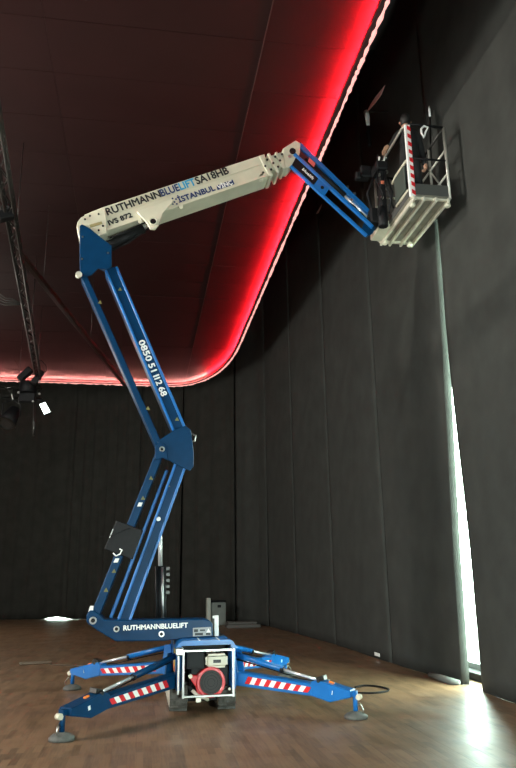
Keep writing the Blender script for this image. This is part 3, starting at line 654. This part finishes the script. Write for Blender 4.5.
# --- basket
BX0, BX1, BY0, BY1, BZ0, BZ1 = 3.56, 4.13, 8.2, 9.58, 6.53, 7.67
b = NB(); boxb(b, (BX0, BY0, BZ0), (BX1, BY1, BZ0 + .035)); bk = obj('basket_floor', b, mat('floor_sheet', (.34, .32, .26), .38, .6, var=.25, scale=5), LIFT, .005)
for xx in (BX0 + .02, BX0 + .16, BX0 + .34, BX1 - .05):
    b = NB(); boxb(b, (xx, BY0 - .02, BZ0 - .065), (xx + .035, BY1 + .02, BZ0)); obj('floor_rib', b, ALU, bk, .005)
for yy in (BY0 + .0, BY1 - .05):
    b = NB(); boxb(b, (BX0, yy, BZ0 - .03), (BX1, yy + .05, BZ0)); obj('floor_crossbar', b, ALU, bk, .005)
for xx, yy in ((BX0 + .06, BY0 + .12), (BX1 - .02, BY0 + .06), (BX0 + .06, BY1 - .1), (BX1 - .1, BY1 - .08)):
    b = NB(); tube(b, [(xx, yy, BZ0 - .10), (xx, yy, BZ0 - .085), (xx, yy, BZ0 - .04), (xx, yy, BZ0 + .0)], [.03, .045, .04, .02], 12); obj('floor_foot', b, BEIGE, bk)
def rail(name, pts, r=.018, m=RAILM, par=bk): return obj(name, one(tube, pts, r, 8), m, par)
def col_(x, y, z0=BZ0, z1=BZ1): return [(x, y, z0), (x, y, z1)]
b = NB(); boxb(b, (BX0 - .02, BY0 - .012, BZ0 + .0), (BX0 + .065, BY0 + .03, BZ1)); sp = obj('corner_post', b, WHITE, bk, .008)
b = NB(); n = 17
for i in range(n):
    z0 = BZ0 + .01 + (BZ1 - BZ0 - .06) * i / n; dz = (BZ1 - BZ0 - .06) / n; x0_, x1_ = BX0 + .012, BX0 + .064
    if i % 2 == 0: prism(b, [Vector((x0_, BY0 - .015, z0 + .03)), Vector((x1_, BY0 - .015, z0)), Vector((x1_, BY0 - .015, z0 + dz)), Vector((x0_, BY0 - .015, z0 + dz + .03))], Vector((0, .004, 0)))
obj('red_stripes', b, REDR, sp)
for xx, yy in ((BX1, BY0), (BX1, BY1), (BX0, BY1), (BX1, (BY0 + BY1) / 2 - .15), (BX1, (BY0 + BY1) / 2 + .25)): rail('guard_post', col_(xx, yy), .021)
zt = BZ1
rail('top_rail', [(BX0 + .02, BY0 + .01, zt + .0), (BX0, BY0 + .15, zt + .03), (BX0, BY0 + 1.0, zt + .03)], .02, RAILM)
rail('top_rail', [(BX0 + .04, BY0, zt + .01), (BX0 + .2, BY0, zt + .02), (BX1, BY0, zt)], .018, BLACK)
rail('top_rail', [(BX1, BY0, zt), (BX1, BY1, zt)], .018, DKSTEEL)
rail('top_rail', [(BX0, BY0 + 1.0, zt + .03), (BX0, BY1, zt), (BX1, BY1, zt)], .018, BLACK)
for zz in (BZ0 + .40, BZ0 + .78):
    rail('mid_rail', [(BX1, BY0, zz), (BX1, BY1, zz)], .016); rail('mid_rail', [(BX0, BY1, zz), (BX1, BY1, zz)], .016)
rail('mid_rail', [(BX0 + .04, BY0, BZ0 + .60), (BX1, BY0, BZ0 + .60)], .014, BLACK)
rail('mid_rail', [(BX0 + .02, BY0 + .02, BZ0 + .60), (BX0, BY0 + .10, BZ0 + .60), (BX0 - .02, BY0 + .45, BZ0 + .58), (BX0 - .02, BY0 + .6, BZ0 + .55)], .022, BEIGE)
rail('lower_rail', [(BX0 + .02, BY0 + .02, BZ0 + .14), (BX0, BY0 + .12, BZ0 + .14), (BX0 - .02, BY0 + .5, BZ0 + .12)], .022, BEIGE)
for a, c in (((BX1, BY0 + .1, BZ0 + .15), (BX1, BY1 - .6, BZ1 - .05)), ((BX1, BY0 + .3, BZ0 + .12), (BX1, BY1 - .25, BZ1 - .1))): rail('brace', [a, c], .013)
for lo, hi in (((BX0 + .07, BY0 - .006, BZ0 + .03), (BX1 - .015, BY0 + .006, BZ0 + .20)), ((BX1 - .006, BY0, BZ0 + .03), (BX1 + .006, BY1, BZ0 + .15)), ((BX0, BY1 - .006, BZ0 + .03), (BX1, BY1 + .006, BZ0 + .15)), ((BX0 - .006, BY0 + .03, BZ0 + .03), (BX0 + .006, BY1, BZ0 + .15))):
    b = NB(); boxb(b, lo, hi); obj('toe_board', b, mat('grey_panel', (.07, .07, .065), .6), bk, .003)
b = NB(); boxb(b, (BX0 - .03, BY0 + .12, BZ0 + .17), (BX0 - .005, BY0 + .52, BZ0 + .56)); obj('side_panel', b, mat('green_grey_panel', (.06, .075, .062), .5), bk, .01)
# mount, rotator and console (black mechanism on the jib side)
b = NB(); mx, my = BX0 - .13, 9.0
boxb(b, (mx - .03, my - .06, BZ0 + .05), (mx + .06, my + .08, BZ0 + .92)); ct = obj('rotator_column', b, BLACK, bk, .02)
b = NB(); tube(b, [(mx, my, BZ0 - .06), (mx, my, BZ0 + .26)], .075, 16); obj('rotator_drum', b, BLACK, ct, .01)
b = NB(); boxb(b, (mx - .18, my + .0, BZ0 + .02), (mx + .02, my + .30, BZ0 + .26)); obj('mount_arm', b, BLACK, ct, .02)
b = NB(); boxb(b, (mx - .09, my - .14, BZ0 + .84), (mx + .09, my + .16, BZ0 + .98)); cs = obj('control_console', b, BLACK, ct, .02)
for k in range(5):
    b = NB(); p = Vector((mx - .08 + k * .04, my - .14 + (k % 2) * .04, BZ0 + .98)); tube(b, [p, p + Vector((.01, -.01, .07))], [.012, .017], 8); obj('control_lever', b, WHITE if k % 2 else BLACK, cs)
b = NB(); boxb(b, (mx - .015, my - .072, BZ0 + .62), (mx + .035, my - .06, BZ0 + .67)); obj('indicator_lamp', b, mat('salmon_lamp', (.8, .22, .12), .4), ct)
b = NB(); tube(b, [(mx - .1, my, BZ0 + .75), (mx - .2, my + .05, BZ0 + .5), (mx - .12, my + .1, BZ0 + .2), (mx - .25, my + .1, BZ0 + .05)], .02, 6); tube(b, [(mx + .08, my - .1, BZ0 + .7), (mx + .1, my - .2, BZ0 + .4), (mx + .05, my - .12, BZ0 + .1)], .015, 6); tube(b, [(mx - .05, my - .1, BZ0 + .84), (mx - .12, my - .16, BZ0 + .6), (mx - .02, my - .14, BZ0 + .42), (mx - .1, my - .05, BZ0 + .1)], .013, 6); tube(b, [(mx + .05, my - .12, BZ0 + .8), (mx + .0, my - .2, BZ0 + .55), (mx + .09, my - .16, BZ0 + .3), (mx + .14, my - .1, BZ0 + .2)], .012, 6); obj('cable_bundle', b, BLACK, ct)
for q in ((-.05, .74), (.05, .52), (-.03, .36), (.07, .8)):
    b = NB(); boxb(b, (mx + q[0], my - .10, BZ0 + q[1]), (mx + q[0] + .03, my - .05, BZ0 + q[1] + .045)); obj('valve_fitting', b, STEEL, ct, .006)
b = NB(); boxb(b, (mx - .25, my + .12, BZ0 + .85), (mx - .08, my + .30, BZ0 + 1.05)); boxb(b, (mx - .34, my + .1, BZ0 + .80), (mx - .25, my + .22, BZ0 + .92)); obj('tool_holder', b, BLACK, ct, .02)
b = NB(); boxb(b, (BX0 - .16, BY1 - .5, BZ0 - .03), (BX0 + .02, BY1 - .06, BZ0 + .10)); obj('mount_bracket', b, BEIGE, bk, .012)
b = NB(); tube(b, [P(373, 226.5, 9.2), (mx - .1, 9.15, BZ0 + .12)], .05, 10); obj('jib_pivot', b, BLACK, LIFT)
p0, p1 = on_y(430, 117, 8.9), on_y(431.5, 183, 8.9)
rail('antenna_pole', [p1, p0], [.016, .016], DKSTEEL); rail('pole_tip', [p0, p0 + (p0 - p1).normalized() * -.0 + Vector((0, 0, .12)), p0 + Vector((0, 0, .2))], [.016, .02, .006], WHITE)
b = NB(); q = [on_y(a_, c_, 8.19) for a_, c_ in ((421, 129), (424, 126), (428, 127.5), (425.5, 132), (423.5, 137.5), (421.5, 133))]; tube(b, q, .016, 6, closed=True); obj('rope_loop', b, WHITE, bk)

# ------------------------------------------------------------------ person in the basket
def skin_mesh(V, E, rad, sub=2):
    me = bpy.data.meshes.new('tmp'); me.from_pydata([tuple(v) for v in V], E, []); o = bpy.data.objects.new('tmp', me); COL.objects.link(o)
    bpy.context.view_layer.objects.active = o
    md = o.modifiers.new('s', 'SKIN'); sd = o.modifiers.new('b', 'SUBSURF'); sd.levels = sub; sd.render_levels = sub
    for i, r_ in enumerate(rad): me.skin_vertices[0].data[i].radius = (r_ if isinstance(r_, tuple) else (r_, r_))
    me.skin_vertices[0].data[0].use_root = True
    bpy.context.view_layer.update()
    m2 = bpy.data.meshes.new_from_object(o.evaluated_get(bpy.context.evaluated_depsgraph_get()))
    bpy.data.objects.remove(o); bpy.data.meshes.remove(me)
    for f in m2.polygons: f.use_smooth = True
    return m2
SKIN = mat('skin', (.42, .22, .14), .5); CLOTH = mat('black_clothing', (.012, .012, .013), .85, bump=(30, .4)); HAIR = mat('dark_hair', (.012, .010, .009), .6)
fz = BZ0 + .04; bx_, by_ = 3.84, 8.80
PV = [(0, 0, .90), (0, 0, 1.10), (0, .0, 1.30), (0, -.01, 1.40), (0, -.02, 1.47), (-.02, -.03, 1.52),
      (.16, .0, 1.36), (.22, .03, 1.10), (.215, -.04, .88), (.21, -.07, .84),
      (-.16, .0, 1.36), (-.235, .02, 1.22), (-.27, .03, 1.19), (-.285, .05, 1.19),
      (.09, 0, .86), (.10, -.03, .50), (.10, 0, .10), (.10, -.13, .05), (-.09, 0, .86), (-.10, -.03, .50), (-.10, 0, .10), (-.10, -.13, .05)]
PV = [Vector((bx_ + x, by_ + y, fz + z)) for x, y, z in PV]
PE = [(0, 1), (1, 2), (2, 3), (3, 4), (4, 5), (3, 6), (6, 7), (7, 8), (8, 9), (3, 10), (10, 11), (11, 12), (12, 13), (0, 14), (14, 15), (15, 16), (16, 17), (0, 18), (18, 19), (19, 20), (20, 21)]
PR = [(.15, .11), (.14, .10), (.165, .11), (.10, .08), .055, .055, .065, .052, .042, .032, .065, .05, .042, .03, .085, .065, .05, .045, .085, .065, .05, .045]
pe = thing('person', 'person in black clothes standing in the lift basket holding the rail', 'person', (bx_, by_, fz))
me = skin_mesh(PV, PE, PR); b = NB(); b.from_mesh(me); obj('body', b, CLOTH, pe, smooth=True)
hc = Vector((bx_ - .03, by_ - .02, fz + 1.58))
b = NB(); bmesh.ops.create_uvsphere(b, u_segments=20, v_segments=14, radius=1)
fd = Vector((.25, .95, 0)).normalized(); sdv = Vector((-fd.y, fd.x, 0))
for v in b.verts:
    x, y, z = v.co; k = 1 - .18 * max(0, -z) ** 2
    jaw = .02 * max(0, -z) * max(0, y)
    v.co = hc + sdv * (x * .076 * k) + fd * (y * .095 * (1 - .10 * max(0, -z)) + jaw) + Vector((0, 0, z * .118))
bmesh.ops.create_cone(b, segments=6, radius1=.016, radius2=.006, depth=.045, cap_ends=True, matrix=Matrix.Translation(hc + fd * .098 + Vector((0, 0, -.012))))
for s in (-1, 1): bmesh.ops.create_uvsphere(b, u_segments=8, v_segments=6, radius=.022, matrix=Matrix.Translation(hc + sdv * (s * .076) + Vector((0, 0, -.01))))
hdm = obj('head', b, SKIN, pe, smooth=True)
b = NB()
for s in (-1, 1): bmesh.ops.create_uvsphere(b, u_segments=8, v_segments=6, radius=.010, matrix=Matrix.Translation(hc + fd * .088 + sdv * (s * .032) + Vector((0, 0, .012))))
bar(b, hc + fd * .09 - sdv * .024 + Vector((0, 0, -.055)), hc + fd * .09 + sdv * .024 + Vector((0, 0, -.055)), .012, .008)
obj('eyes_and_mouth', b, HAIR, hdm)
b = NB(); bmesh.ops.create_uvsphere(b, u_segments=18, v_segments=12, radius=1)
for v in b.verts:
    x, y, z = v.co; z2 = z if (z > .15 or y < .25) else .15 + (z - .15) * .1
    v.co = hc + Vector((0, 0, .018)) - fd * .012 + sdv * (x * .084) + fd * (y * .100) + Vector((0, 0, max(z2, -.75) * .118))
obj('hair', b, HAIR, hdm, smooth=True)
def hand(wrist, dirv, curl, side):
    d = Vector(dirv).normalized(); c = Vector(curl).normalized(); s = d.cross(c).normalized() * side; w_ = Vector(wrist)
    V = [w_, w_ + d * .045, w_ + d * .085]; E = [(0, 1), (1, 2)]; rad = [.026, (.038, .018), (.036, .016)]
    for k, ln in ((-1.5, .065), (-.5, .078), (.5, .075), (1.5, .06)):
        i = len(V); b0 = w_ + d * .088 + s * (k * .019)
        V += [b0, b0 + d * ln * .45 + c * ln * .12, b0 + d * ln * .65 + c * ln * .5, b0 + d * ln * .45 + c * ln * .85]; E += [(2, i), (i, i + 1), (i + 1, i + 2), (i + 2, i + 3)]; rad += [.0095, .009, .0085, .007]
    i = len(V); b0 = w_ + d * .03 + s * .035; V += [b0, b0 + s * .022 + d * .025 + c * .015, b0 + s * .02 + d * .045 + c * .04]; E += [(1, i), (i, i + 1), (i + 1, i + 2)]; rad += [.014, .011, .009]
    m_ = skin_mesh(V, E, rad, 1); b = NB(); b.from_mesh(m_); obj('hand', b, SKIN, pe, smooth=True)
hand(PV[13] + Vector((.0, 0, .01)), (-.25, .3, -.25), (-.1, 0, -1), 1)
hand(PV[9] + Vector((0, .0, 0)), (0, -.15, -1), (-1, -.1, 0), -1)
for s in (-1, 1):
    b = NB(); p = Vector((bx_ + s * .10, by_ - .05, fz)); prism(b, [p + Vector(v) for v in ((-.045, .09, 0), (.045, .09, 0), (.05, -.12, 0), (.025, -.19, 0), (-.025, -.19, 0), (-.05, -.12, 0))], Vector((0, 0, .075))); obj('shoe', b, BLACK, pe, .02, seg=2)

# ------------------------------------------------------------------ stage rigging on the left
def truss(name, a, c, wd, label, cat='truss', step=.35, m=None, cables=()):
    a, c = Vector(a), Vector(c); d, s, u = frame_of(c - a); m = m or mat('black_truss', (.035, .033, .03), .45, .6)
    T_ = thing(name, label, cat, a)
    cor = [(-1, -1), (1, -1), (1, 1), (-1, 1)]
    for i, j in cor: obj('chord', one(tube, [a + s * i * wd / 2 + u * j * wd / 2, c + s * i * wd / 2 + u * j * wd / 2], .022, 8), m, T_)
    n = max(2, int((c - a).length / step)); b = NB()
    for k in range(n):
        t0, t1 = k / n, (k + 1) / n
        for q in range(4):
            (i0, j0), (i1, j1) = (cor[q], cor[(q + 1) % 4]) if k % 2 else (cor[(q + 1) % 4], cor[q])
            tube(b, [a.lerp(c, t0) + s * i0 * wd / 2 + u * j0 * wd / 2, a.lerp(c, t1) + s * i1 * wd / 2 + u * j1 * wd / 2], .010, 5)
    obj('lattice', b, m, T_)
    for t in cables:
        p = a.lerp(c, t); obj('suspension_cable', one(tube, [p + u * wd / 2, Vector((p.x, p.y, ZC))], .008, 5), DKSTEEL, T_)
    return T_
ta, tb_ = on_z(0, 150, 6.55), on_z(38, 376, 6.5)
tdir = (tb_ - ta).normalized()
truss('lighting_truss', ta - tdir * 3, tb_, .12, 'slim black lighting truss running away under the ceiling to the drapes', cables=(.1, .42, .75, .98))
j = on_z(27, 386, 6.25)
truss('lighting_truss', Vector((j.x - 5.5, tb_.y + .5, 6.12)), Vector((j.x + .35, tb_.y + .2, 6.12)), .26, 'black cross truss carrying the lamps in front of the back drapes', step=.3, cables=(.3, .9))
ba, bb = on_z(19, 253, 6.7), on_z(125, 385, 6.7)
b = NB(); bar(b, ba, bb, .10, .10); rl = obj('ceiling_rail', b, mat('brown_rail', (.05, .035, .028), .35, .6), None, .012)
tag(rl, 'straight dark metal rail slanting from the slim truss to the ceiling edge', 'rail')
for t in (.15, .55, .93):
    p = ba.lerp(bb, t); b = NB(); tube(b, [p + Vector((0, 0, .05)), Vector((p.x, p.y, ZC))], .006, 5); obj('suspension_cable', b, DKSTEEL, rl)
yj = tb_.y + .1
def Y(px, py, dy=0): return on_y(px, py, yj + dy)
# joint box / hoist
T = thing('chain_hoist', 'black chain hoist drum where the two trusses meet above the drapes', 'hoist', Y(29, 400))
b = NB(); p = Y(28, 388); disc(b, p + Vector((0, 0, -.14)), (0, 0, 1), .22, .30, 16); obj('drum', b, BLACK, T, .02)
b = NB(); boxb(b, tuple(p + Vector((-.20, -.10, -.38))), tuple(p + Vector((.20, .10, -.14)))); obj('motor_housing', b, BLACK, T, .02)
b = NB(); q0, q1 = Y(33, 384, -.2), Y(42, 371, -.2); bar(b, q0, q1, .12, .16); obj('clamp', b, BLACK, T, .02)
q0, q1 = Y(19, 380, -.1), Y(31, 369, -.1); b = NB(); bar(b, q0, q1, .2, .16); obj('bracket', b, BLACK, T, .02)
obj('cable_loop', one(tube, [Y(*q, -.15) for q in ((38, 360), (42, 361), (46, 366), (46, 371), (42, 376), (40, 382))], .012, 6), BLACK, T)
obj('hanging_rod', one(tube, [Y(34.5, 396), Y(34, 425), Y(33.7, 436)], [.02, .032, .02], 8), DKSTEEL, T)
for q in ((39.5, 381.5), (39.5, 394), (33, 401.5), (18.5, 392.5)): b = NB(); disc(b, Y(*q, -.24), (0, -1, 0), .03, .02, 8); obj('bolt_head', b, STEEL, T)
# panel lamp
T = thing('panel_lamp', 'lit white rectangular lamp hanging beside the chain hoist', 'lamp', Y(44, 404))
c_ = [Y(39.5, 404.5, -.3), Y(45.2, 402.2, -.3), Y(50.3, 411.8, -.3), Y(44.3, 414.3, -.3)]
b = NB(); prism(b, [v + (v - sum(c_, Vector()) / 4) * .18 for v in c_], Vector((0, .10, 0))); obj('housing', b, BLACK, T, .01)
b = NB(); prism(b, c_, Vector((0, -.006, 0))); obj('lamp_face', b, mat('lamp_white', (.8, .8, .8), .5, emit=(.85, 1, .93), estr=5), T)
obj('yoke', one(tube, [Y(36, 400, -.25), Y(40, 400, -.25), Y(44, 402, -.25)], .025, 6), BLACK, T)
# hanging par can
def par(name, px, py, label, dy=0., k=1.):
    p = on_y(px, py, yj + dy); T = thing(name, label, 'stage lamp', p)
    b = NB(); ax = Vector((-.25, -.5, -.8)).normalized(); tube(b, [p - ax * .30 * k, p - ax * .22 * k, p, p + ax * .28 * k], [.06 * k, .15 * k, .19 * k, .24 * k], 16); obj('can', b, BLACK, T)
    ring_ = NB(); ring(ring_, p + ax * .28 * k, ax, .18 * k, .245 * k, .03, 18); obj('lens_ring', ring_, DKSTEEL, T)
    obj('lens', one(disc, p + ax * .27 * k, ax, .18 * k, .012, 18), mat('dark_lens', (.03, .03, .03), .15), T)
    obj('yoke', one(tube, [p + Vector((-.22 * k, 0, -.02)), p + Vector((-.22 * k, 0, .32 * k)), p + Vector((0, 0, .42 * k)), p + Vector((.22 * k, 0, .32 * k)), p + Vector((.22 * k, 0, -.02))], .018, 6), BLACK, T)
    obj('hook_clamp', one(tube, [p + Vector((0, 0, .40 * k)), p + Vector((0, 0, .70 * k))], .03, 8), DKSTEEL, T)
    obj('safety_tag', one(tube, [p + Vector((-.02, -.05, .56 * k)), p + Vector((.02, -.05, .42 * k))], .012, 5), WHITE, T)
par('stage_lamp', 11, 416, 'black can lamp hanging unlit from the cross truss')
# moving head on near truss
p = on_y(5, 216, 9.35); T = thing('moving_head_lamp', 'black box shaped stage lamp clamped to the slim truss', 'stage lamp', p)
b = NB(); bar(b, p + Vector((-.10, 0, -.03)), p + Vector((.10, .05, .07)), .16, .13); obj('lamp_body', b, BLACK, T, .02)
b = NB(); bar(b, p + Vector((.06, -.02, .10)), p + Vector((-.02, 0, .30)), .05, .05); obj('lamp_clamp', b, BLACK, T, .01)
obj('yoke', one(tube, [p + Vector((-.08, 0, .02)), p + Vector((-.05, 0, .16)), p + Vector((.05, 0, .16)), p + Vector((.09, 0, .03))], .014, 6), DKSTEEL, T)
# cables bundled on the truss
p = on_z(2, 300, 6.45)
b = NB()
for k in range(4): tube(b, [Vector((-5.2 + k * .05, 12.6, ZC - .12)), Vector((-4.6 + k * .05, 12.6, 7.3)), on_y(-6, 290 + k * 4, 12.6), on_y(5, 298 + k * 2.4, 12.6), on_y(12, 299 + k * 2, 12.7), on_y(20, 303 + k * .6, 12.75)], .012, 5)
tag(obj('cable_bundle', b, mat('grey_cable', (.06, .055, .05), .5)), 'grey cables sagging sideways between the slim truss and the ceiling', 'cable')

# ------------------------------------------------------------------ small things
def cable(name, pix, r, label, m=BLACK, z=None):
    pts = [on_z(px, py, r if z is None else z) for px, py in pix]; pts = [Vector((q.x, q.y, r + .001)) for q in catmull([(q.x, q.y) for q in pts], 6)]
    return tag(obj(name, one(tube, pts, r, 6), m), label, 'cable')
cable('floor_cable', [(357, 700.5), (356, 697), (348, 693), (338, 689.5), (331, 690.5), (334, 688), (345, 689.5), (355, 692.5), (372, 693), (386, 691.5), (388, 689), (378, 686.5), (364, 685.5), (355, 687.5)], .013, 'looped black cable lying beyond the front outrigger foot near the side wall')
cable('floor_cable', [(290, 675), (305, 676), (318, 679), (330, 680)], .010, 'short pale cable beside the rear outrigger foot near the side wall', mat('pale_cable', (.4, .36, .28), .6))
cable('floor_cable', [(50, 664.5), (75, 665.5), (100, 666.5), (125, 664), (150, 661), (166, 662)], .010, 'thin dark cable running along the floor behind the brightly lit blue outrigger', mat('brown_cable', (.10, .075, .05), .6))
b = NB(); a_, c_ = on_z(19, 663.5, .03), on_z(52, 662, .03); bar(b, a_, c_, .05, .05); st = obj('floor_stick', b, mat('dark_stick', (.10, .07, .045), .6), None, .008); tag(st, 'thin dark wooden batten lying on the floor near the drapes', 'batten')
# grey case and low platform at the corner
cc = on_z(219, 625.5, 0); cx_, cy_ = cc.x, cc.y
T = thing('grey_case', 'upright grey case with a hand hole standing before the corner drape', 'case', (cx_, cy_, 0))
GREY = mat('grey_plastic', (.17, .19, .17), .55, var=.1)
b = NB(); boxb(b, (cx_ - .24, cy_, .0), (cx_ + .22, cy_ + .42, .70)); obj('shell', b, GREY, T, .03, seg=2)
b = NB(); boxb(b, (cx_ - .05, cy_ - .006, .53), (cx_ + .07, cy_ + .02, .62)); obj('hand_hole', b, BLACK, T, .01)
b = NB(); boxb(b, (cx_ - .25, cy_ - .01, .69), (cx_ + .23, cy_ + .43, .745)); obj('lid', b, BLACK, T, .02)
b = NB(); boxb(b, (cx_ - .38, cy_ - .05, .0), (cx_ - .26, cy_ + .35, .82)); obj('lit_side', b, mat('lit_side_grey', (.45, .48, .42), .5), T, .01)  # pale slab imitates light falling on the left face of the case
pa = on_z(236, 628.5, 0); b = NB()
boxb(b, (pa.x - .25, pa.y + .1, 0), (pa.x + .75, pa.y + .75, .10)); boxb(b, (pa.x - .2, pa.y + .15, .10), (pa.x + .65, pa.y + .7, .17))
tag(obj('low_platform', b, mat('dark_platform', (.10, .095, .085), .6), None, .01), 'low dark platform on the floor beside the grey case', 'platform')
# hem weights / labels and bits on the side curtains
p = on_x(377, 656, 4.27); b = NB(); boxb(b, (p.x, p.y - .14, .05), (p.x + .01, p.y + .14, .11)); obj('hem_label', b, WHITE, CSEC, .002)
p = on_x(445, 674, 4.30); b = NB(); tube(b, [(4.28, 10.6, .035), (4.27, 10.2, .045), (4.29, 9.85, .04), (4.36, 9.75, .04)], [.03, .05, .05, .03], 8); tag(obj('hem_roll', b, mat('grey_cloth', (.12, .125, .115), .9), None), 'rolled grey cloth on the floor at the foot of the bright gap', 'cloth')
q = [on_x(a, c, 4.18) for a, c in ((316, 214), (317.5, 211), (321.5, 204.5), (320.5, 208), (318, 213))]
b = NB(); prism(b, q, Vector((.012, 0, 0))); obj('pale_strip', b, mat('pale_strip_grey', (.6, .6, .55), .5), CTHI)  # thin pale strip on the third side panel
# flap
X = 3.9
q = [on_x(a, c, X) for a, c in ((366.5, 112), (370.5, 104), (375.5, 96.5), (384.5, 85.5), (381, 95), (374.5, 104), (369, 110))]
T = thing('cloth_flap', 'narrow red-lit leaf shaped flap on a white strap beside the black side panel', 'flap', q[0])
b = NB(); prism(b, q, Vector((.015, 0, .01))); obj('flap_blade', b, mat('red_lit_cloth', (.95, .45, .42), .7), T, .003)  # pink base colour carries the red glow of the ceiling edge lights
b = NB(); tube(b, [on_x(a, c, X) for a, c in ((366, 112), (367.5, 118), (368.2, 126))], [.05, .045, .03], 8); obj('white_strap', b, WHITE, T)
b = NB(); tube(b, [on_x(a, c, X) for a, c in ((368.2, 126), (368, 135), (369.5, 146))], [.03, .05, .035], 8); obj('black_strap', b, BLACK, T)
b = NB(); tube(b, [on_x(366, 112, X), Vector((4.335, on_x(366, 112, X).y, on_x(366, 112, X).z + .05))], .012, 6); obj('bracket', b, DKSTEEL, T)
